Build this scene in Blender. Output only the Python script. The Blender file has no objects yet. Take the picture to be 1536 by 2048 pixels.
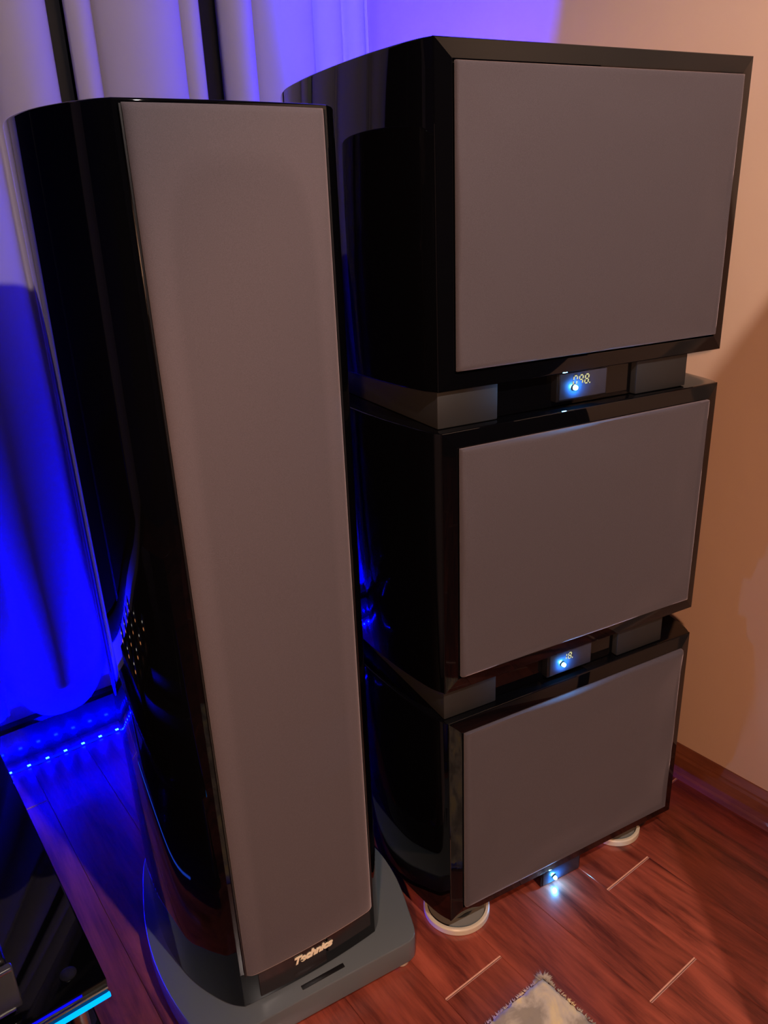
import bpy, bmesh, math, random
from mathutils import Vector, Matrix
random.seed(7)
S = bpy.context.scene
COL = S.collection

# ------------------------------------------------------------------ camera
F, PITCH, ROLL, YAW, CAMH = 1554.9, 0.3702, -0.0423, 0.6347, 1.1557
cam = bpy.data.cameras.new('camera'); cam.sensor_fit = 'VERTICAL'; cam.sensor_height = 36.0
cam.lens = F / 2048 * 36.0; cam.clip_start = .02; cam.clip_end = 50
co = bpy.data.objects.new('camera', cam); COL.objects.link(co)
fw = Vector((math.sin(YAW)*math.cos(PITCH), math.cos(YAW)*math.cos(PITCH), -math.sin(PITCH)))
rr = Vector((math.cos(YAW), -math.sin(YAW), 0)); uu = rr.cross(fw)
r2 = rr*math.cos(ROLL) + uu*math.sin(ROLL); u2 = uu*math.cos(ROLL) - rr*math.sin(ROLL)
co.matrix_world = Matrix(((r2.x, u2.x, -fw.x, 0), (r2.y, u2.y, -fw.y, 0), (r2.z, u2.z, -fw.z, CAMH), (0, 0, 0, 1)))
S.camera = co

# ------------------------------------------------------------------ world, light, exposure
w = bpy.data.worlds.new('world'); S.world = w; w.use_nodes = True
w.node_tree.nodes['Background'].inputs[0].default_value = (.5, .4, .45, 1)
w.node_tree.nodes['Background'].inputs[1].default_value = 0.02
S.view_settings.view_transform = 'Standard'; S.view_settings.look = 'None'
S.view_settings.gamma = 1; S.view_settings.use_curve_mapping = False
S.view_settings.exposure = 0.0
BULB = 5800.0        # radiance of the pendant bulb
SPOT = 92.0        # watts of the added orange fill spot
STRIP = 24000.0     # radiance of the blue diodes
BLUE_WASH = 2000.0     # watts of the added blue spot behind the stack

# ------------------------------------------------------------------ helpers
def new_mat(name, col, rough=.5, metal=0, spec=.5, coat=0, coat_rough=.03, emit=None, estr=0):
    m = bpy.data.materials.new(name); m.use_nodes = True
    b = m.node_tree.nodes['Principled BSDF']
    b.inputs['Base Color'].default_value = (*col, 1); b.inputs['Roughness'].default_value = rough
    b.inputs['Metallic'].default_value = metal; b.inputs['Specular IOR Level'].default_value = spec
    b.inputs['Coat Weight'].default_value = coat; b.inputs['Coat Roughness'].default_value = coat_rough
    if emit: b.inputs['Emission Color'].default_value = (*emit, 1); b.inputs['Emission Strength'].default_value = estr
    return m
def nd(m, t, **k):
    n = m.node_tree.nodes.new(t)
    for a, v in k.items(): setattr(n, a, v)
    return n
def lk(m, a, b): m.node_tree.links.new(a, b)
def bsdf(m): return m.node_tree.nodes['Principled BSDF']
def bumpit(m, scale, strength, dist=.002, detail=4, coords='Object', stretch=(1, 1, 1)):
    tc = nd(m, 'ShaderNodeTexCoord'); mp = nd(m, 'ShaderNodeMapping'); mp.inputs['Scale'].default_value = stretch
    n = nd(m, 'ShaderNodeTexNoise'); n.inputs['Scale'].default_value = scale; n.inputs['Detail'].default_value = detail
    b = nd(m, 'ShaderNodeBump'); b.inputs['Strength'].default_value = strength; b.inputs['Distance'].default_value = dist
    lk(m, tc.outputs[coords], mp.inputs[0]); lk(m, mp.outputs[0], n.inputs['Vector'])
    lk(m, n.outputs['Fac'], b.inputs['Height']); lk(m, b.outputs[0], bsdf(m).inputs['Normal'])
    return n, b, mp

def obj(name, bm, mat, parent=None, smooth=35):
    me = bpy.data.meshes.new(name)
    bmesh.ops.recalc_face_normals(bm, faces=bm.faces[:])
    bm.to_mesh(me); bm.free()
    for p in me.polygons: p.use_smooth = True
    me.set_sharp_from_angle(angle=math.radians(smooth))
    if mat: me.materials.append(mat)
    o = bpy.data.objects.new(name, me); COL.objects.link(o)
    if parent: o.parent = parent
    return o
def empty(name, loc, rz=0):
    o = bpy.data.objects.new(name, None); COL.objects.link(o); o.location = loc; o.rotation_euler = (0, 0, rz)
    o.empty_display_size = .05
    return o
def tag(o, label, cat, group=None):
    o['label'] = label; o['category'] = cat
    if group: o['group'] = group
    return o
def struct(o, label=None, cat=None):
    o['kind'] = 'structure'
    if label: o['label'] = label
    if cat: o['category'] = cat
    return o

def add_box(bm, x0, x1, y0, y1, z0, z1, bev=0, seg=2):
    r = bmesh.ops.create_cube(bm, size=1)
    vs = r['verts']
    for v in vs:
        v.co = Vector(((x0+x1)/2 + v.co.x*(x1-x0), (y0+y1)/2 + v.co.y*(y1-y0), (z0+z1)/2 + v.co.z*(z1-z0)))
    if bev:
        es = list({e for v in vs for e in v.link_edges})
        bmesh.ops.bevel(bm, geom=es, offset=bev, segments=seg, profile=.5, affect='EDGES', clamp_overlap=True)
def box(*a, **k):
    bm = bmesh.new(); add_box(bm, *a, **k); return bm
def add_cyl(bm, c, r, h, seg=24, axis='Z', r2=None, cap=True):
    m = {'Z': Matrix(), 'Y': Matrix.Rotation(math.pi/2, 4, 'X'), 'X': Matrix.Rotation(math.pi/2, 4, 'Y')}[axis]
    bmesh.ops.create_cone(bm, cap_ends=cap, segments=seg, radius1=r, radius2=r if r2 is None else r2, depth=h, matrix=Matrix.Translation(c) @ m)
def lathe(profile, c=(0, 0, 0), seg=48, axis='Z'):
    bm = bmesh.new(); rings = []
    for r, z in profile:
        rings.append([bm.verts.new((c[0]+r*math.cos(2*math.pi*i/seg), c[1]+r*math.sin(2*math.pi*i/seg), c[2]+z)) for i in range(seg)])
    for a, b in zip(rings, rings[1:]):
        for i in range(seg): bm.faces.new((a[i], a[(i+1) % seg], b[(i+1) % seg], b[i]))
    bm.faces.new(rings[0]); bm.faces.new(rings[-1])
    return bm
def catmull(pts, n=8):
    out = []
    P = [pts[0]] + list(pts) + [pts[-1]]
    for i in range(1, len(P)-2):
        a, b, c, d = [Vector(q) for q in P[i-1:i+3]]
        for k in range(n):
            t = k/n
            out.append(.5*((2*b) + (c-a)*t + (2*a-5*b+4*c-d)*t*t + (3*b-a-3*c+d)*t**3))
    out.append(Vector(pts[-1]))
    return out
def offset(out, d):
    """inset a closed counter-clockwise outline by d"""
    n = len(out); res = []
    for i in range(n):
        a, b, c = out[i-1], out[i], out[(i+1) % n]
        e1 = (b-a).normalized(); e2 = (c-b).normalized()
        n1 = Vector((-e1.y, e1.x)); n2 = Vector((-e2.y, e2.x))
        m = n1+n2
        if m.length < 1e-6: m = n1
        m.normalize(); k = max(.45, m.dot(n1))
        res.append(b + m*(d/k))
    return res
def prism(outline, z0, z1, bev=.003, seg=3, bm=None):
    """solid from a closed outline with rounded upper and lower rims"""
    bm = bm or bmesh.new(); rings = []
    lv = [(bev*(1-math.sin(a)), z0+bev*(1-math.cos(a))) for a in [math.pi/2*k/seg for k in range(seg+1)]]
    lv += [(bev*(1-math.cos(a)), z1-bev*(1-math.sin(a))) for a in [math.pi/2*k/seg for k in range(seg+1)]]
    for d, z in lv:
        rings.append([bm.verts.new((p.x, p.y, z)) for p in offset(outline, d)])
    n = len(outline)
    for a, b in zip(rings, rings[1:]):
        for i in range(n): bm.faces.new((a[i], a[(i+1) % n], b[(i+1) % n], b[i]))
    bm.faces.new(rings[0][::-1]); bm.faces.new(rings[-1])
    return bm
def tube(pts, r, seg=8, bm=None):
    bm = bm or bmesh.new(); rings = []
    P = [Vector(p) for p in pts]
    for i, p in enumerate(P):
        t = (P[min(i+1, len(P)-1)]-P[max(i-1, 0)]).normalized()
        s = t.cross(Vector((0, 0, 1)));  s = s.normalized() if s.length > 1e-4 else Vector((1, 0, 0))
        q = s.cross(t)
        rings.append([bm.verts.new(p + (s*math.cos(2*math.pi*k/seg)+q*math.sin(2*math.pi*k/seg))*r) for k in range(seg)])
    for a, b in zip(rings, rings[1:]):
        for k in range(seg): bm.faces.new((a[k], a[(k+1) % seg], b[(k+1) % seg], b[k]))
    bm.faces.new(rings[0][::-1]); bm.faces.new(rings[-1])
    return bm

# ------------------------------------------------------------------ materials
M_black = new_mat('piano_black', (.0015, .0015, .002), .03, spec=.36)
bumpit(M_black, 3.0, .02, .003, 2)
M_satin = new_mat('satin_black', (.006, .006, .007), .35)
M_matte = new_mat('matte_charcoal', (.013, .013, .013), .6)
M_smoke = new_mat('smoked_window', (.018, .028, .06), .28, spec=.6)
M_plinth = new_mat('grey_plinth', (.105, .125, .135), .25, metal=.0, spec=.6)
bumpit(M_plinth, 900, .05, .0005, 2)
M_cream = new_mat('cream_plastic', (.62, .56, .42), .35)
M_dish = new_mat('grey_dish', (.20, .20, .18), .45)
M_chrome = new_mat('brushed_silver', (.55, .52, .45), .25, metal=1)
M_logo = new_mat('gold_lettering', (.90, .83, .62), .3)

def cloth(name, base):
    m = new_mat(name, base, .95, spec=.25)
    b = bsdf(m); b.inputs['Sheen Weight'].default_value = .5; b.inputs['Sheen Roughness'].default_value = .4
    b.inputs['Sheen Tint'].default_value = (1, .85, .88, 1)
    tc = nd(m, 'ShaderNodeTexCoord')
    n = nd(m, 'ShaderNodeTexNoise'); n.inputs['Scale'].default_value = 1100; n.inputs['Detail'].default_value = 1
    lk(m, tc.outputs['Object'], n.inputs['Vector'])
    mx = nd(m, 'ShaderNodeMix', data_type='RGBA'); mx.inputs[6].default_value = (*[x*.80 for x in base], 1); mx.inputs[7].default_value = (*[x*1.22 for x in base], 1)
    lk(m, n.outputs['Fac'], mx.inputs[0]); lk(m, mx.outputs[2], b.inputs['Base Color'])
    n2 = nd(m, 'ShaderNodeTexNoise'); n2.inputs['Scale'].default_value = 9; n2.inputs['Detail'].default_value = 2
    lk(m, tc.outputs['Object'], n2.inputs['Vector'])
    b1 = nd(m, 'ShaderNodeBump'); b1.inputs['Strength'].default_value = .18; b1.inputs['Distance'].default_value = .004
    lk(m, n2.outputs['Fac'], b1.inputs['Height'])
    b2 = nd(m, 'ShaderNodeBump'); b2.inputs['Strength'].default_value = .25; b2.inputs['Distance'].default_value = .0006
    lk(m, n.outputs['Fac'], b2.inputs['Height']); lk(m, b1.outputs[0], b2.inputs['Normal']); lk(m, b2.outputs[0], b.inputs['Normal'])
    return m
M_grille = cloth('grille_cloth', (.064, .056, .064))
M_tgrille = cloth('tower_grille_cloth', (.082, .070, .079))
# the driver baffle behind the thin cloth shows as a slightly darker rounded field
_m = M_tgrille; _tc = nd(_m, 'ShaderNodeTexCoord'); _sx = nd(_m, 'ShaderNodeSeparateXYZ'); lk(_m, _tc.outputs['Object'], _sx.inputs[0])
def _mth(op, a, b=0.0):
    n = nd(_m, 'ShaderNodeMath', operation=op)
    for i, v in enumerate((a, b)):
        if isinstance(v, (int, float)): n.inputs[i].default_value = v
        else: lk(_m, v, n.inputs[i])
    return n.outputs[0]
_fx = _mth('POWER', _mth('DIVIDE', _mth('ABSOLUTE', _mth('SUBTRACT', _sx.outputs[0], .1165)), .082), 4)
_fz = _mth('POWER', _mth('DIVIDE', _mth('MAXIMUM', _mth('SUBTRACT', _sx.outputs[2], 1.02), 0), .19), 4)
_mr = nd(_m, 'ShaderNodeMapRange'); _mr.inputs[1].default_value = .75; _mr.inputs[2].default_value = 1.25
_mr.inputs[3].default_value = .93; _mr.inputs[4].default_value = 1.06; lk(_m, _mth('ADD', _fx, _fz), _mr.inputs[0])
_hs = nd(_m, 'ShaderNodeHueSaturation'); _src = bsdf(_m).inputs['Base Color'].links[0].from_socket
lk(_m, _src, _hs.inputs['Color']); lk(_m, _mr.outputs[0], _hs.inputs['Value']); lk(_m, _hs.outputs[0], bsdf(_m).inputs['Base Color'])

M_wall = new_mat('painted_plaster', (.60, .43, .31), .6, spec=.3)
bumpit(M_wall, 14, .35, .006, 6)
M_wall2 = new_mat('far_wall_paint', (.50, .42, .42), .7, spec=.2)
M_dark = new_mat('dark_wall_paint', (.012, .010, .012), .8, spec=.1)
M_ceil = new_mat('ceiling_paint', (.014, .012, .013), .8)
M_curtain = new_mat('curtain_cloth', (.40, .345, .42), .8, spec=.2)
bumpit(M_curtain, 260, .08, .001, 3)
M_bbfar = new_mat('black_baseboard', (.004, .003, .004), .12, spec=.5)

def wood(name, dark, light, rough=.3, coat=.4, along='Y'):
    m = new_mat(name, light, rough, spec=.5, coat=coat, coat_rough=.13)
    tc = nd(m, 'ShaderNodeTexCoord'); oi = nd(m, 'ShaderNodeObjectInfo')
    ad = nd(m, 'ShaderNodeVectorMath', operation='ADD')
    cmb = nd(m, 'ShaderNodeCombineXYZ'); mu = nd(m, 'ShaderNodeMath', operation='MULTIPLY'); mu.inputs[1].default_value = 37.0
    lk(m, oi.outputs['Random'], mu.inputs[0]); lk(m, mu.outputs[0], cmb.inputs[0]); lk(m, mu.outputs[0], cmb.inputs[1])
    lk(m, tc.outputs['Object'], ad.inputs[0]); lk(m, cmb.outputs[0], ad.inputs[1])
    mp = nd(m, 'ShaderNodeMapping'); mp.inputs['Scale'].default_value = (9, 1.5, 9) if along == 'Y' else (1.5, 9, 9)
    lk(m, ad.outputs[0], mp.inputs[0])
    n = nd(m, 'ShaderNodeTexNoise'); n.inputs['Scale'].default_value = 1.5; n.inputs['Detail'].default_value = 9; n.inputs['Roughness'].default_value = .62; n.inputs['Distortion'].default_value = 1.4
    lk(m, mp.outputs[0], n.inputs['Vector'])
    mp2 = nd(m, 'ShaderNodeMapping'); mp2.inputs['Scale'].default_value = (60, 4, 60) if along == 'Y' else (4, 60, 60)
    lk(m, ad.outputs[0], mp2.inputs[0])
    n2 = nd(m, 'ShaderNodeTexNoise'); n2.inputs['Scale'].default_value = 1.5; n2.inputs['Detail'].default_value = 5; n2.inputs['Roughness'].default_value = .7
    lk(m, mp2.outputs[0], n2.inputs['Vector'])
    mixf = nd(m, 'ShaderNodeMath', operation='MULTIPLY_ADD'); mixf.inputs[1].default_value = .35
    lk(m, n2.outputs['Fac'], mixf.inputs[0])
    sc = nd(m, 'ShaderNodeMath', operation='MULTIPLY'); sc.inputs[1].default_value = .65
    lk(m, n.outputs['Fac'], sc.inputs[0]); lk(m, sc.outputs[0], mixf.inputs[2])
    cr = nd(m, 'ShaderNodeValToRGB')
    cr.color_ramp.elements[0].position = .38; cr.color_ramp.elements[0].color = (*dark, 1)
    cr.color_ramp.elements[1].position = .62; cr.color_ramp.elements[1].color = (*light, 1)
    e = cr.color_ramp.elements.new(.5); e.color = (*[(a*.45+b*.55) for a, b in zip(dark, light)], 1)
    lk(m, mixf.outputs[0], cr.inputs[0])
    hs = nd(m, 'ShaderNodeHueSaturation'); mr = nd(m, 'ShaderNodeMapRange'); mr.inputs[3].default_value = .78; mr.inputs[4].default_value = 1.2
    lk(m, oi.outputs['Random'], mr.inputs[0]); lk(m, mr.outputs[0], hs.inputs['Value']); lk(m, cr.outputs[0], hs.inputs['Color'])
    lk(m, hs.outputs[0], bsdf(m).inputs['Base Color'])
    b = nd(m, 'ShaderNodeBump'); b.inputs['Strength'].default_value = .12; b.inputs['Distance'].default_value = .001
    lk(m, mixf.outputs[0], b.inputs['Height']); lk(m, b.outputs[0], bsdf(m).inputs['Normal'])
    return m
M_floor = wood('mahogany_plank', (.060, .009, .007), (.35, .078, .044), .28, .5)
M_plank_end = new_mat('pale_plank_end', (.55, .30, .22), .4)
M_bb = wood('baseboard_wood', (.10, .028, .014), (.22, .070, .032), .35, .3)
M_case = wood('bookcase_wood', (.08, .03, .015), (.2, .09, .04), .45, .1)
M_gap = new_mat('floor_underlay', (.03, .012, .008), .8)

def emitter(name, col, s):
    m = bpy.data.materials.new(name); m.use_nodes = True; nt = m.node_tree
    nt.nodes.remove(nt.nodes['Principled BSDF'])
    e = nt.nodes.new('ShaderNodeEmission'); e.inputs[0].default_value = (*col, 1); e.inputs[1].default_value = s
    nt.links.new(e.outputs[0], nt.nodes['Material Output'].inputs[0]); return m
M_diode = emitter('blue_diode', (1.2e-5, 7e-5, 1.0), STRIP)
M_led = emitter('indicator_blue', (.06, .42, 1.0), 1400)
M_digit = emitter('digit_glow', (.85, .80, .35), .9)
M_bar = emitter('light_bar', (.0005, .28, 1.0), 2.2)
M_amber = emitter('amber_pilot', (1, .35, .12), 6)
M_white = emitter('white_pilot', (1, .9, .75), 5)
M_bulb = emitter('warm_bulb', (1, .83, .76), BULB)
M_white_case = new_mat('diode_case', (.3, .3, .35), .4)
M_tape = new_mat('strip_tape', (.02, .02, .15), .3, emit=(.001, .004, 1), estr=1.2)

# ------------------------------------------------------------------ room
XR, YF, XL, YN, ZC = 1.29, 1.735, -2.4, -2.0, 2.4
struct(obj('wall_right', box(XR, XR+.1, YN, YF+.1, 0, ZC), M_wall))
struct(obj('wall_far', box(XL-.1, XR, YF, YF+.1, 0, ZC), M_wall2))
struct(obj('wall_left', box(XL-.1, XL, YN, YF, 0, ZC), M_dark))
struct(obj('wall_near', box(XL-.1, XR+.1, YN-.1, YN, 0, ZC), M_dark))
struct(obj('ceiling', box(XL-.1, XR+.1, YN-.1, YF+.1, ZC, ZC+.1), M_ceil))
floor = struct(obj('floor', box(XL-.1, XR+.1, YN-.1, YF+.1, -.06, -.012), M_gap))

PW = .1214; X0 = .5603        # plank width and one long joint, read from the visible end joints
known = {0: [.652], 2: [.451, 1.30], 3: [.626, -.45], 5: [.717], 1: [1.25, .02], 4: [1.1, .08], -1: [1.35, .25], -2: [.40], -3: [.55], -4: [.30]}
def plank_mesh(L, wdt):
    bm = bmesh.new(); e = .0021
    x0, x1 = .0001, wdt-.0001; y0, y1 = .0004, L-.0004
    lo = [bm.verts.new(p) for p in ((x0, y0, -.012), (x1, y0, -.012), (x1, y1, -.012), (x0, y1, -.012))]
    mid = [bm.verts.new(p) for p in ((x0, y0, -.0010), (x1, y0, -.0010), (x1, y1, -.0010), (x0, y1, -.0010))]
    hi = [bm.verts.new(p) for p in ((x0+.0006, y0+e, 0), (x1-.0006, y0+e, 0), (x1-.0006, y1-e, 0), (x0+.0006, y1-e, 0))]
    for a, b in ((lo, mid), (mid, hi)):
        for i in range(4):
            f = bm.faces.new((a[i], a[(i+1) % 4], b[(i+1) % 4], b[i]))
            if b is hi and i in (0, 2): f.material_index = 1          # lighter bevel at the plank ends
    bm.faces.new(hi); bm.faces.new(lo[::-1])
    return bm
k0 = math.floor((XL-X0)/PW)
for k in range(k0, 7):
    xa = max(X0+k*PW, XL); xb = min(X0+(k+1)*PW, XR)
    if xb-xa < .01: continue
    js = list(known.get(k, []))
    y = max(js) if js else random.uniform(.4, 1.4)
    while True:
        y += random.uniform(1.2, 1.4) if -5 < k < -1 else random.uniform(.7, 1.2)
        if y > YF-.15: break
        js.append(y)
    y = min(js) if js else random.uniform(0, .8)
    while True:
        y -= random.uniform(.7, 1.2)
        if y < YN+.15: break
        js.append(y)
    js = sorted(js+[YN, YF])
    for a, b in zip(js, js[1:]):
        o = obj('plank', plank_mesh(b-a, xb-xa), M_floor, floor, smooth=5); o.data.materials.append(M_plank_end); o.location = (xa, a, 0)

# baseboards: a stepped moulding along the right wall, plain glossy board along the far wall
def moulding(prof, p0, p1, nrm, mat, name):
    bm = bmesh.new(); rings = []
    for p in (p0, p1): rings.append([bm.verts.new((p[0]+nrm[0]*d, p[1]+nrm[1]*d, z)) for d, z in prof])
    n = len(prof)
    for i in range(n): bm.faces.new((rings[0][i], rings[0][(i+1) % n], rings[1][(i+1) % n], rings[1][i]))
    bm.faces.new(rings[0]); bm.faces.new(rings[1][::-1])
    return struct(obj(name, bm, mat, smooth=20))
moulding([(0, 0), (.016, 0), (.016, .012), (.012, .016), (.012, .052), (.0095, .057), (.0095, .062), (.006, .070), (.003, .077), (0, .077)],
         (XR, YN), (XR, YF-.024), (-1, 0), M_bb, 'baseboard_right')
moulding([(0, 0), (.024, 0), (.024, .080), (.018, .088), (0, .09)], (XL, YF), (XR, YF), (0, -1), M_bbfar, 'baseboard_far')

# dark window added behind the curtains to blacken their gaps and gloss reflections
M_dark_pane = new_mat('dark_pane', (.002, .002, .006), .3, spec=.2)
win = struct(empty('added_window', (-.25, YF, 1.20)))
for (a0, a1, c0, c1) in ((-1.30, -1.23, -1.0, 1.0), (1.23, 1.30, -1.0, 1.0), (-1.23, 1.23, -1.0, -.93), (-1.23, 1.23, .93, 1.0), (-.025, .025, -.93, .93)):
    obj('window_frame', box(a0, a1, -.0085, -.0005, c0, c1, bev=.002), M_satin, win)
for a0, a1 in ((-1.23, -.025), (.025, 1.23)): obj('pane', box(a0, a1, -.0055, -.0030, -.93, .93), M_dark_pane, win)

# ------------------------------------------------------------------ curtain
panels = [(.03, .17, .05), (.18, .405, .062), (.415, .534, .035), (.556, .618, .030),
          (.622, .80, .045), (.80, .845, .016), (.885, .968, .040), (.970, 1.125, .030), (1.128, 1.205, .020), (1.208, 1.272, .022)]
def curtain_y(x, z):
    base = 1.706
    for a, b, A in panels:
        if a <= x <= b:
            t = (x-a)/(b-a)
            return base + .018 - A*math.sin(math.pi*t)**.55
    return base + .018
NZ = 34
def curtain(xa, xb, label):
    bm = bmesh.new(); grid = []
    m = int((xb-xa)/.0045); xs = [xa+(xb-xa)*k/m for k in range(m+1)]
    for j in range(NZ+1):
        f = j/NZ; row = []
        for x in xs:
            hem = .112 + .020*math.sin(9*x+1.2)
            if .18 <= x <= .405:
                t = (x-.2925)/.1125; hem = .105 + .10*abs(t)**3
            elif .405 < x < .56: hem = .17
            z = hem + (2.34-hem)*f
            sway = .010*math.sin(3.1*z) + .004*math.sin(9*z)
            xx = x + (sway*min(1, max(0, 1.3-z)) if x < 1.2 else 0)
            y = curtain_y(x, z)
            if z < .5: y = 1.700 + (y-1.700)*(.75+.5*z)
            row.append(bm.verts.new((xx, min(y, 1.709 if z < .1 else 1.7245), z)))
        grid.append(row)
    for j in range(NZ):
        for i in range(len(xs)-1): bm.faces.new((grid[j][i], grid[j][i+1], grid[j+1][i+1], grid[j+1][i]))
    cur = obj('curtain', bm, M_curtain, smooth=80)
    tag(cur, label, 'curtain', 'lilac curtains on the far wall')
    cur.modifiers.new('thick', 'SOLIDIFY').thickness = .0012
curtain(.03, .534, 'leftmost lilac curtain, hanging down to the blue LED strip')
curtain(.562, .846, 'middle lilac curtain of wide folds, seen above the tower speaker')
curtain(.884, 1.272, 'right lilac curtain in the room corner, seen between the tower and the top subwoofer')
rod = obj('curtain_rod', tube([(-.9, 1.70, 2.35), (1.28, 1.70, 2.35)], .009, 12), M_chrome)
tag(rod, 'slim metal rod carrying the lilac curtain above the picture', 'curtain rod')

# ------------------------------------------------------------------ blue LED strip on the floor
root = empty('led_strip', (0, 1.672, 0)); tag(root, 'blue LED strip of bright diodes lying on the floor under the curtain', 'led strip')
obj('tape', box(-.85, .79, -.004, .004, .0005, .0020), M_tape, root)
proto = None
n = 0
while True:
    xd = .1525 + .0408*(n-24); n += 1
    if xd > .79: break
    if proto is None:
        proto = obj('diode', box(-.0040, .0040, -.0034, .0034, .0020, .0040, bev=.0004), M_white_case, root); d = proto
        proto2 = obj('lens', box(-.0036, .0036, -.0030, .0030, .0040, .0048), M_diode, proto)
    else:
        d = proto.copy(); COL.objects.link(d); d.parent = root
        d2 = proto2.copy(); COL.objects.link(d2); d2.parent = d
    d.location = (xd, 0, 0)

# unseen blue spot added behind the subwoofers to wash the right wall and room corner
ul = empty('added_blue_wash', (.96, 1.43, 0)); tag(ul, 'small blue wash light on a post, added unseen behind the subwoofer stack', 'lamp')
obj('post', box(-.008, .008, -.008, .008, .010, .56, bev=.001), M_satin, ul)
obj('foot', box(-.05, .05, -.05, .05, .0003, .010, bev=.002), M_satin, ul)
aim2 = (Vector((1.29, 1.47, 1.64)) - Vector((.96, 1.43, .60))).normalized()
hu = obj('housing', lathe([(.018, -.030), (.022, -.028), (.024, .03), (.022, .03), (.018, -.02), (.002, -.02)], seg=32), M_satin, ul)
hu.location = (0, 0, .60); hu.rotation_euler = aim2.to_track_quat('Z', 'Y').to_euler()
lu = bpy.data.lights.new('blue_wash_spot', 'SPOT'); lu.energy = BLUE_WASH; lu.color = (.006, .004, 1); lu.shadow_soft_size = .012
lu.spot_size = math.radians(44); lu.spot_blend = 1.0
luo = bpy.data.objects.new('blue_wash_spot', lu); COL.objects.link(luo); luo.parent = hu; luo.location = (0, 0, .031); luo.rotation_euler = (math.pi, 0, 0)

# ------------------------------------------------------------------ subwoofers
W, H, G, Z0 = .5093, .3975, .0510, .0375
side = [(0, .0), (-.010, .022), (-.019, .065), (-.027, .125), (-.032, .21), (-.031, .32), (-.018, .42), (.020, .52), (.085, .585), (.17, .615), (W/2, .622)]
L = catmull(side, 6)
sub_outline = [Vector((W-p.x, p.y)) for p in L]            # right side, front to back
sub_outline += [p.copy() for p in L[::-1]][1:]             # left side back to front
def segdigit(bm, x, z, h, wd, on, y=-.0004, sh=.12):
    t = h*.13; s = {}
    def bar(x0, z0, x1, z1):
        pts = []
        if abs(x1-x0) > abs(z1-z0): q = [(x0, z0-t/2), (x1, z0-t/2), (x1, z0+t/2), (x0, z0+t/2)]
        else: q = [(x0-t/2, z0), (x0+t/2, z0), (x0+t/2, z1), (x0-t/2, z1)]
        f = []
        for yy in (y, y-.0004):
            f.append([bm.verts.new((x+a+(b)*sh, yy, z+b)) for a, b in q])
        bm.faces.new(f[0]); bm.faces.new(f[1][::-1])
        for i in range(4): bm.faces.new((f[0][i], f[0][(i+1) % 4], f[1][(i+1) % 4], f[1][i]))
    g = t*.7
    seg = {'a': (g, h, wd-g, h), 'g': (g, h/2, wd-g, h/2), 'd': (g, 0, wd-g, 0), 'f': (0, h/2+g, 0, h-g), 'e': (0, g, 0, h/2-g), 'b': (wd, h/2+g, wd, h-g), 'c': (wd, g, wd, h/2-g)}
    for k in on: bar(*seg[k])
def add_quadprism(bm, pts, y0, y1):
    a = [bm.verts.new((x, y0, z)) for x, z in pts]; b = [bm.verts.new((x, y1, z)) for x, z in pts]
    bm.faces.new(a); bm.faces.new(b[::-1])
    for i in range(len(pts)): bm.faces.new((a[i], a[(i+1) % len(pts)], b[(i+1) % len(pts)], b[i]))
SEG = {'0': 'abcdef', '1': 'bc', '8': 'abcdefg', '9': 'abcfg'}

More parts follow.
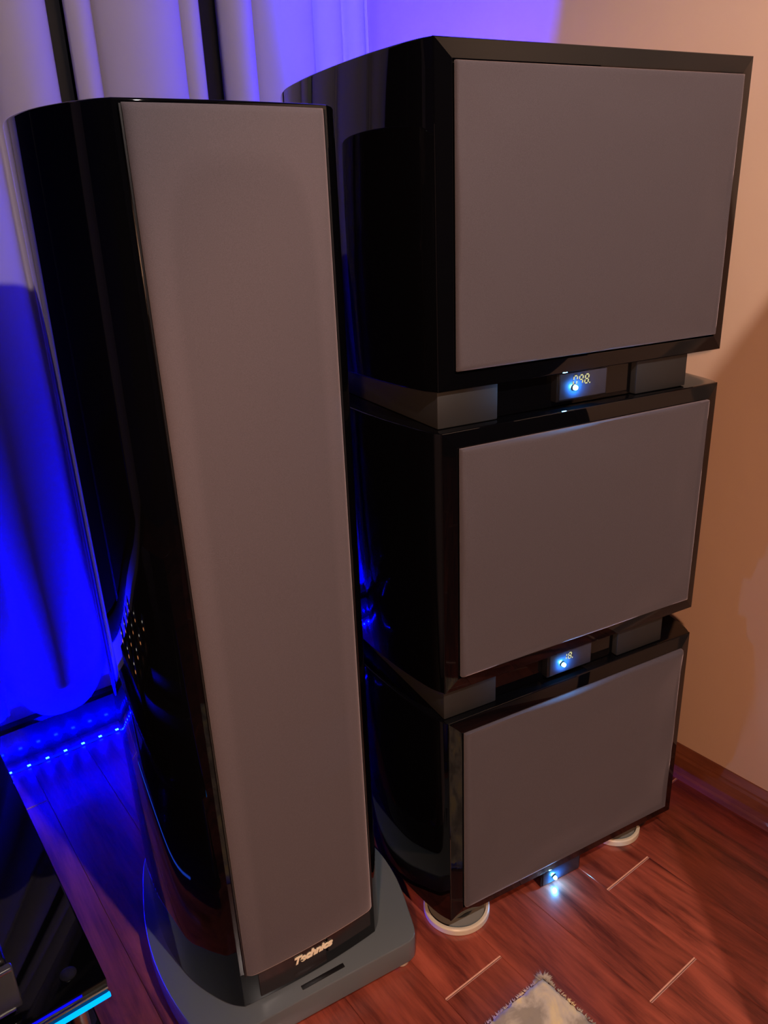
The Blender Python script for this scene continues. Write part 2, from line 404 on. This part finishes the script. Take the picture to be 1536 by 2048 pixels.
def make_sub(i, x, y, a, label, digits):
    zb = Z0 + (2-i)*(H+G)
    r = empty('subwoofer', (x, y, zb-G if i < 2 else 0), a)
    dz = G if i < 2 else Z0
    tag(r, label, 'subwoofer', 'stacked black subwoofers')
    def P(o): o.location.z = dz; return o
    bm = bmesh.new(); prism(sub_outline, 0, H, .0022, 3, bm); P(obj('cabinet', bm, M_black, r, 30))
    # picture-frame bezel: slopes forward from the cabinet edge to the grille opening
    bm = bmesh.new(); rings = []
    for ins, v in ((.0, .0006), (.0002, -.0004), (.0007, -.0013), (.0015, -.0019), (.0026, -.0022), (.0215, -.0055), (.0225, -.0053), (.0235, .0010)):
        rings.append([bm.verts.new(p) for p in ((ins, v, ins), (W-ins, v, ins), (W-ins, v, H-ins), (ins, v, H-ins))])
    for p, q in zip(rings, rings[1:]):
        for k in range(4): bm.faces.new((p[k], p[(k+1) % 4], q[(k+1) % 4], q[k]))
    bm.faces.new(rings[-1]); P(obj('bezel', bm, M_black, r, 12))
    # cloth grille: soft-edged panel with a slight cushion and slack
    bm = bmesh.new(); nx, nz = 40, 30; g0, g1, h0, h1 = .0255, W-.0235, .0255, H-.0235; rows = []
    rnd = random.Random(i*11+3); ph = [rnd.uniform(0, 6) for _ in range(6)]
    for jz in range(nz+1):
        row = []
        for jx in range(nx+1):
            s = jx/nx; t = jz/nz
            s = .5-.5*math.cos(math.pi*s) if True else s; t = .5-.5*math.cos(math.pi*t)
            X = g0+(g1-g0)*s; Z = h0+(h1-h0)*t
            e = min(X-g0, g1-X, Z-h0, h1-Z); edge = min(1, e/.005)
            d = -.0075 - .0065*math.sqrt(max(0, 1-(1-edge)**2))
            c = min(1, e/.06)
            d += .0055*(1-c)*(.5+.5*math.sin(30*Z+ph[0])*math.sin(24*X+ph[1]))*edge + 0.0026*math.sin(7*X+ph[2])*math.sin(8*Z+ph[3])*edge
            row.append(bm.verts.new((X, d, Z)))
        rows.append(row)
    for jz in range(nz):
        for jx in range(nx): bm.faces.new((rows[jz][jx], rows[jz][jx+1], rows[jz+1][jx+1], rows[jz+1][jx]))
    bd = [rows[0][k] for k in range(nx+1)] + [rows[k][nx] for k in range(1, nz+1)] + [rows[nz][k] for k in range(nx-1, -1, -1)] + [rows[k][0] for k in range(nz-1, 0, -1)]
    bk = [bm.verts.new((v.co.x, -.004, v.co.z)) for v in bd]
    for k in range(len(bd)): bm.faces.new((bd[k], bk[k], bk[(k+1) % len(bd)], bd[(k+1) % len(bd)]))
    bm.faces.new(bk)
    P(obj('grille', bm, M_grille, r, 60))
    # base under the cabinet: two end blocks, dark centre panel, display window, indicator, digits
    top = -.0004 if True else 0
    lowz = -G+.0006 if i < 2 else -Z0+.0145
    bm = bmesh.new()
    bout = [Vector((W-.012-p.x*.9, p.y*.93+.012)) for p in L] + [Vector((p.x*.9+.004, p.y*.93+.012)) for p in L[::-1]][1:]
    if i < 2:
        add_box(bm, .100, .345, .016, .30, lowz+.0008, top)
        P(obj('base', bm, M_black, r))
        for u0, u1 in ((.003, .098), (.347, .449)):
            bm = bmesh.new(); add_box(bm, u0, u1, .006, .56, lowz, top, bev=.002); P(obj('foot', bm, M_matte, r))
    else:
        add_box(bm, .02, W-.02, .03, .56, lowz+.010, top); P(obj('base', bm, M_satin, r))
        for u0, v0 in ((.042, .045), (.456, .045), (.06, .52), (.44, .52)):
            bm = bmesh.new(); add_cyl(bm, (u0, v0, (lowz+top)/2-.003), .030, top-lowz+.004, 32); P(obj('foot', bm, M_satin, r))
    zz0, zz1 = (-.0385, -.0006) if i < 2 else (-.0335, -.0006)
    fy = .004
    P(obj('display_housing', box(.196, .288, fy, fy+.05, zz0-.003, zz1, bev=.0015), M_satin if i < 2 else M_black, r))
    wn = P(obj('display_window', box(.200, .284, fy-.0025, fy+.0005, zz0, zz1-.001, bev=.0008), M_smoke, r))
    bm = bmesh.new(); bmesh.ops.create_icosphere(bm, subdivisions=2, radius=.0032, matrix=Matrix.Translation((.2245, fy-.0065, -.0225)))
    P(obj('indicator_light', bm, M_led, r)); 
    bm = bmesh.new(); add_cyl(bm, (.2245, fy-.0035, -.0225), .0038, .003, 20, 'Y'); P(obj('indicator_collar', bm, M_satin, r))
    if digits:
        bm = bmesh.new(); h, wd, xx = (.0125, .0062, .2225) if i == 0 else (.0105, .0055, .2260)
        zd = -.0190 if i == 0 else -.0165
        for ch in digits:
            if ch == '.':
                add_quadprism(bm, [(xx-.0018, zd-.0008), (xx-.0002, zd-.0008), (xx-.0002, zd+.0008), (xx-.0018, zd+.0008)], fy-.0029, fy-.0033); xx += .002; continue
            segdigit(bm, xx, zd, h, wd, SEG[ch], y=fy-.0029); xx += wd+.0042
        P(obj('digits', bm, M_digit, r))
    return r
subs = [(0, .6424, .7461, -.1725, 'top subwoofer of the black stack, display below it reading 098.', '098.'),
        (1, .6384, .7365, -.1627, 'middle subwoofer of the black stack, display below it reading 18.', '18.'),
        (2, .6406, .7314, -.1546, 'bottom subwoofer of the black stack, above two round cream glides on the floor', '')]
for s in subs: make_sub(*s)

# round cream glides under the bottom subwoofer
a = subs[2][3]; bx, by = subs[2][1:3]
gl = [(.042, .045, 'round cream floor glide under the left front corner of the bottom subwoofer'),
      (.412, .050, 'round cream floor glide under the right front of the bottom subwoofer'),
      (.06, .52, None), (.44, .52, None)]
gl = gl[:2]
for u, v, lab in gl:
    wx = bx + u*math.cos(a) - v*math.sin(a); wy = by + u*math.sin(a) + v*math.cos(a)
    r = empty('floor_glide', (wx, wy, .0002)); tag(r, lab, 'floor glide', 'cream glides under the bottom subwoofer')
    R = .058 if u < .1 else .052
    obj('rim', lathe([(R-.006, 0), (R, .001), (R, .0105), (R-.002, .0128), (R-.006, .0128), (R-.0075, .0105), (R-.0075, .0055), (R-.0085, .0045)], seg=64), M_cream, r)
    obj('dish', lathe([(R-.009, .001), (R-.0085, .0052), (R-.009, .0060), (.002, .0060)], seg=48), M_dish, r)

# ------------------------------------------------------------------ floor-standing tower speaker
TX, TY, TA, WT = .293, .800, -.08, .229
ZB, ZT = .055, 1.264
ts = [(0, 0), (-.0165, .016), (-.036, .050), (-.053, .095), (-.062, .15), (-.063, .20), (-.054, .27), (-.030, .34), (.012, .39), (.06, .412), (WT/2, .417)]
TL_ = catmull(ts, 6)
frontpts = [Vector((WT*t, -.0065*math.sin(math.pi*t)**.8)) for t in [k/16 for k in range(1, 16)]]
tower_out = frontpts + [Vector((WT-p.x, p.y)) for p in TL_] + [p.copy() for p in TL_[::-1]][1:]
tw = empty('tower_speaker', (TX, TY, 0), TA)
tag(tw, 'tall black gloss tower speaker with curved sides and full height cloth front on grey plinth', 'speaker')
bm = prism(tower_out, ZB, ZT, .0025, 3); obj('cabinet', bm, M_black, tw, 32)
# curved cloth grille following the front
bm = bmesh.new(); N = 48; g0, g1 = .0085, WT-.0055; zz = [.118+.0]
cols = []
for k in range(N+1):
    t = k/N; t = .5-.5*math.cos(math.pi*t); X = g0+(g1-g0)*t
    base = -.0065*math.sin(math.pi*min(.999, max(.001, X/WT)))**.8
    e = min(X-g0, g1-X); rise = .0075*math.sqrt(max(0, 1-(1-min(1, e/.014))**2))
    cols.append((X, base-.0008, base-rise-.0012))
zr = [(.118, .0), (.1182, .55), (.1195, .9), (.122, 1)] + [(.122+(1.252-.122)*k/24, 1) for k in range(1, 25)] + [(1.2570, .9), (1.2592, .6), (1.2598, 0)]
rows = []
for z, f in zr: rows.append([bm.verts.new((X, b+(d-b)*f, z)) for X, b, d in cols])
for p, q in zip(rows, rows[1:]):
    for k in range(N): bm.faces.new((p[k], p[k+1], q[k+1], q[k]))
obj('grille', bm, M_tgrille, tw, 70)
# thin bright trim line at the left edge of the grille, seam strips and slotted panel below
bm = bmesh.new()
for X in (.0065, WT-.0042): add_box(bm, X-.0010, X+.0010, -.0045, .004, .118, 1.2585)
obj('edge_trim', bm, M_satin, tw)
def fy(X): return -.0065*math.sin(math.pi*min(.999, max(.001, X/WT)))**.8
def panel(x0, x1, z0, z1, dd, mat, name):
    bm = bmesh.new(); rows = []
    for z in (z0, z1):
        rows.append([bm.verts.new((x0+(x1-x0)*k/12, fy(x0+(x1-x0)*k/12)-dd, z)) for k in range(13)])
        rows.append([bm.verts.new((x0+(x1-x0)*k/12, fy(x0+(x1-x0)*k/12)+.002, z)) for k in range(13)])
    f0, b0, f1, b1 = rows
    for k in range(12):
        bm.faces.new((f0[k], f0[k+1], f1[k+1], f1[k])); bm.faces.new((f0[k], b0[k], b0[k+1], f0[k+1])); bm.faces.new((f1[k], f1[k+1], b1[k+1], b1[k]))
    bm.faces.new((f0[0], f1[0], b1[0], b0[0])); bm.faces.new((f0[-1], b0[-1], b1[-1], f1[-1]))
    return obj(name, bm, mat, tw, 30)
M_lower = new_mat('lower_panel_gloss', (.018, .014, .015), .16, spec=.6)
panel(.0255, .1355, .064, .1165, .0016, M_lower, 'lower_panel')
panel(.1395, .2200, .080, .1165, .0016, M_lower, 'lower_panel')
# raised script name
cu = bpy.data.curves.new('name_badge', 'FONT'); cu.body = 'Technics'; cu.size = .0172; cu.extrude = .0007; cu.shear = .30
cu.offset = .0008; cu.align_x = 'LEFT'; cu.space_character = .98
tmp = bpy.data.objects.new('tmp', cu); COL.objects.link(tmp)
dg = bpy.context.evaluated_depsgraph_get(); me = bpy.data.meshes.new_from_object(tmp.evaluated_get(dg))
bpy.data.objects.remove(tmp)
me.name = 'name_badge'; me.materials.clear(); me.materials.append(M_logo)
xs_ = [v.co.x for v in me.vertices]; wd = max(xs_)-min(xs_)
bd = bpy.data.objects.new('name_badge', me); COL.objects.link(bd); bd.parent = tw
bd.rotation_euler = (math.pi/2, 0, 0); s = .066/wd; bd.scale = (s, s*.92, 1); bd.location = (.0795, fy(.11)-.0024, .0935)
bd['label'] = 'raised pale gold script lettering'

# plinth
pts = [(.447, .747), (.540, .7345), (.556, .7330), (.568, .737), (.578, .7500), (.590, .777), (.608, .820), (.622, .865), (.630, .917), (.628, .985), (.612, 1.06), (.580, 1.14), (.535, 1.21), (.470, 1.245), (.400, 1.245), (.335, 1.225), (.285, 1.180), (.250, 1.10),
       (.228, 1.03), (.216, .966), (.212, .902), (.215, .845), (.222, .800), (.231, .782), (.246, .7725), (.30, .7655), (.363, .758)]
P = pts + pts[:1]
pl = []
n = len(pts)
for i in range(n):
    a_, b_, c_, d_ = [Vector(pts[(i+k) % n]) for k in (-1, 0, 1, 2)]
    for k in range(4):
        t = k/4; pl.append(.5*((2*b_)+(c_-a_)*t+(2*a_-5*b_+4*c_-d_)*t*t+(3*b_-a_-3*c_+d_)*t**3))
R_ = Matrix.Rotation(-TA, 2)
pl = [R_ @ (p-Vector((TX, TY))) for p in pl]
obj('plinth', prism(pl, .010, .0545, .0022, 3), M_plinth, tw, 30)
sl = box(.085, .158, -.0215, -.0135, .0540, .0549, bev=.0004); so = obj('plinth_mark', sl, M_satin, tw); so.rotation_euler = (0, 0, -.03)  # thin dark oblong on the plinth top
for (qx, qy) in ((.548, .748), (.262, .792), (.55, 1.16), (.31, 1.16)):
    q = R_ @ (Vector((qx, qy))-Vector((TX, TY)))
    obj('foot', lathe([(.010, .0), (.012, .003), (.012, .0102), (.006, .0104)], seg=24), M_cream, tw).location = (q.x, q.y, .0002)

# ------------------------------------------------------------------ low stand at the left with its gear
SZ = .300; SX, SY = .113, .762
st = empty('equipment_stand', (SX, SY, 0)); tag(st, 'low gloss black equipment stand with light bar under its front edge, bottom left', 'stand')
obj('top_shelf', box(-1.15, 0, 0, .66, SZ-.024, SZ, bev=.0025), M_black, st)
obj('front_trim', box(-1.15, -.001, -.0035, .0005, SZ-.0125, SZ-.0095), M_chrome, st)
o = obj('light_bar', box(-.0005, .0030, .215, .655, .0590, .0640, bev=.001), emitter('side_bar', (.02, .10, 1.0), 2.0), st); o['label'] = 'glowing blue light bar along the right side'
o = obj('light_bar', box(-.60, .0005, -.0040, .0015, SZ-.0275, SZ-.0225, bev=.001), M_bar, st); o['label'] = 'glowing blue light bar'
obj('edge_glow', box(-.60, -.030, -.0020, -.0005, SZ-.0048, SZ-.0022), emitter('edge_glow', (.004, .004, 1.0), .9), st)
obj('bottom_shelf', box(-1.15, 0, 0, .66, .05, .072, bev=.0025), M_black, st)
for x, y in ((-.035, .035), (-.035, .62), (-1.11, .035), (-1.11, .62)):
    bm = bmesh.new(); add_cyl(bm, (x, y, .139), .011, .276, 24); obj('leg', bm, M_chrome, st)
for x, y in ((-.035, .035),):
    obj('leg_cap', lathe([(.010, 0), (.010, .0015), (.008, .0022), (.002, .0022)], (x, y, SZ), 28), M_satin, st)

amp = empty('amplifier', (.020, .778, SZ)); tag(amp, 'black amplifier with silver edged front on the gloss stand, cut by the left edge', 'amplifier')
obj('case', box(-.43, .0, .012, .34, .010, .078, bev=.006, seg=3), M_satin, amp)
obj('front_panel', box(-.436, .004, .0, .011, .012, .074, bev=.003, seg=3), new_mat('amp_front', (.05, .045, .05), .3, spec=.5), amp)
obj('front_trim', box(-.434, .002, -.0012, .0002, .0700, .0722), M_chrome, amp)
obj('front_trim', box(-.434, -.004, -.0012, .0002, .0125, .0145), M_chrome, amp)
for x, y in ((-.03, .04), (-.40, .04), (-.03, .30), (-.40, .30)):
    obj('foot', lathe([(.014, .0), (.015, .003), (.015, .0098), (.008, .0100)], (x, y, 0.0003), 24), M_satin, amp)
for k in range(9):
    obj('pilot_light', box(-.40+.035*k, -.397+.035*k, -.0028, -.0012, .040+.006*(k % 3), .043+.006*(k % 3)), M_amber if k % 2 else M_white, amp)
pre = empty('preamplifier', (-.020, .855, SZ+.079)); tag(pre, 'small silver fronted component standing on top of the black amplifier at the left edge', 'preamplifier')
obj('case', box(-.26, 0, .006, .20, .004, .052, bev=.004), M_satin, pre)
obj('front_panel', box(-.262, .001, 0, .0055, .005, .050, bev=.002), new_mat('pre_front', (.30, .29, .22), .3, metal=.7), pre)
for x, y in ((-.02, .03), (-.24, .03), (-.02, .17), (-.24, .17)):
    obj('foot', lathe([(.009, .0), (.010, .0038)], (x, y, .0003), 20), M_satin, pre)

# tube amplifier outside the left edge: its small glowing tubes mirror in the tower's gloss side
ta = empty('tube_amplifier', (-.12, 1.275, SZ)); tag(ta, 'small tube amplifier standing out of view on the gloss stand, its tubes lit', 'amplifier')
obj('chassis', box(-.16, .16, -.12, .12, .006, .060, bev=.004), M_satin, ta)
for i_ in range(4):
    for j_ in range(3):
        px_, py_ = -.12+.08*i_, -.08+.08*j_
        bm = lathe([(.010, .060), (.012, .075), (.012, .105), (.004, .118)], (px_, py_, 0), 16)
        tb = obj('tube', bm, M_smoke, ta)
        q_ = obj('filament', box(px_+.0118, px_+.0145, py_-.003, py_+.003, .080, .086), M_amber, ta)
        q_ = obj('pilot_light', box(px_+.0118, px_+.0145, py_-.002, py_+.002, .100, .104), M_white, ta)
for x, y in ((-.14, .10), (.14, .10), (-.14, -.10), (.14, -.10)):
    obj('foot', lathe([(.010, .0), (.011, .0058)], (x, y, .0003), 16), M_satin, ta)

# ------------------------------------------------------------------ rug
def rug():
    r = empty('rug', (.705, .582, 0)); tag(r, 'pale grey and cream shaggy rug corner on the red wood floor', 'rug')
    m = new_mat('rug_wool', (.4, .37, .32), .95, spec=.1)
    tc = nd(m, 'ShaderNodeTexCoord'); n = nd(m, 'ShaderNodeTexNoise'); n.inputs['Scale'].default_value = 16; n.inputs['Detail'].default_value = 5; n.inputs['Distortion'].default_value = .8
    lk(m, tc.outputs['Object'], n.inputs['Vector'])
    cr = nd(m, 'ShaderNodeValToRGB'); e = cr.color_ramp.elements
    e[0].position = .40; e[0].color = (.30, .27, .22, 1); e[1].position = .62; e[1].color = (.72, .60, .33, 1)
    q = e.new(.50); q.color = (.52, .47, .38, 1)
    lk(m, n.outputs['Fac'], cr.inputs[0]); lk(m, cr.outputs[0], bsdf(m).inputs['Base Color'])
    rd = random.Random(5); bm = bmesh.new()
    nx, ny = 110, 110; rows = []
    for j in range(ny+1):
        row = []
        for i_ in range(nx+1):
            X = -.62*i_/nx; Y = -.62*j/ny
            e_ = min(-X, -Y, .62+X, .62+Y)
            z = .0012 + .0075*min(1, e_/.006) + (rd.random()*.0030 if e_ > 0 else 0)
            jx = (rd.random()-.5)*.004
            row.append(bm.verts.new((X+jx, Y+(rd.random()-.5)*.004, z)))
        rows.append(row)
    for j in range(ny):
        for i_ in range(nx): bm.faces.new((rows[j][i_], rows[j+1][i_], rows[j+1][i_+1], rows[j][i_+1]))
    obj('pile', bm, m, r, 60)
    bm = bmesh.new()                      # loose tufts along the two visible edges and over the corner
    for k in range(900):
        t = rd.random()*.35 if rd.random() < .75 else rd.random()*.02
        if k % 2: p = Vector((-t, .0, .003)); d = Vector((rd.uniform(-.6, .6), 1, rd.uniform(-.2, .5)))
        else: p = Vector((0, -t, .003)); d = Vector((1, rd.uniform(-.6, .6), rd.uniform(-.2, .5)))
        l = rd.uniform(.002, .0055)*(2.2 if t < .012 else 1); d = d.normalized()*l
        s = Vector((-d.y, d.x, 0)).normalized()*.0008; z0 = Vector((0, 0, rd.random()*.004))
        a_ = bm.verts.new(p+z0-s-d*.3); b_ = bm.verts.new(p+z0+s-d*.3); c_ = bm.verts.new(p+z0+d); dd = bm.verts.new(p+z0-d*.3+Vector((0, 0, .0014)))
        bm.faces.new((a_, b_, c_)); bm.faces.new((b_, dd, c_)); bm.faces.new((dd, a_, c_))
    o = obj('fringe', bm, m, r, 20); o['kind'] = 'stuff'
    bk = obj('backing', box(-.618, -.002, -.618, -.002, .0002, .0016), M_matte, r)
rug()

# ------------------------------------------------------------------ speaker cable behind the tower
# ------------------------------------------------------------------ lamps outside the frame that light the room, and an added shadow screen
M_panel = new_mat('screen_panel', (.06, .035, .025), .7)
bc = empty('shade_screen', (.78, .195, 0), math.atan2(.042, .097)); tag(bc, 'dark upright screen added out of view to shade the right wall', 'screen')  # unseen blocker added to cast the slanted shadow on the right wall
obj('panel', box(.03, .325, -.012, -.004, .50, 1.37), M_panel, bc)
for u0, u1 in ((0, .03), (.325, .35)): obj('post', box(u0, u1, -.022, 0, 0.0003, 1.40, bev=.002), M_panel, bc)
for z0, z1 in ((.47, .50), (1.37, 1.40)): obj('rail', box(.03, .325, -.020, 0, z0, z1), M_panel, bc)
pd = empty('pendant_lamp', (.40, -.30, ZC)); tag(pd, 'pendant lamp with a bare warm bulb hanging behind the viewer', 'lamp')
obj('cord', tube([(0, 0, 0), (0, 0, -.42)], .003, 8), M_satin, pd)
obj('socket', lathe([(.012, -.45), (.018, -.44), (.018, -.40), (.006, -.395)], seg=24), M_satin, pd)
bm = bmesh.new(); bmesh.ops.create_uvsphere(bm, u_segments=24, v_segments=16, radius=.018, matrix=Matrix.Translation((0, 0, -.47))); obj('bulb', bm, M_bulb, pd)
rl = empty('fill_lamp', (-.65, -.55, 0)); tag(rl, 'floor standing fill lamp with a metal reflector, added behind the viewer on the left', 'lamp')  # added orange fill, aimed at the right wall and clear of the curtain
obj('base', lathe([(.13, 0), (.14, .006), (.13, .02), (.012, .03)]), M_satin, rl)
obj('pole', lathe([(.010, .03), (.010, 1.36)], seg=16), M_satin, rl)
aim = (Vector((1.25, .62, .45)) - Vector((-.65, -.55, 1.40))).normalized()
bm = lathe([(.020, .0), (.030, -.05), (.080, -.13), (.078, -.13), (.028, -.052), (.002, -.045)], seg=40)
hd = obj('reflector', bm, M_chrome, rl)
hd.location = (0, 0, 1.40); hd.rotation_euler = (-aim).to_track_quat('Z', 'Y').to_euler()
ld = bpy.data.lights.new('fill_spot', 'SPOT'); ld.energy = SPOT; ld.color = (1, .50, .29); ld.shadow_soft_size = .04
ld.spot_size = math.radians(66); ld.spot_blend = .45
lo = bpy.data.objects.new('fill_spot', ld); COL.objects.link(lo); lo.parent = hd; lo.location = (0, 0, -.17)
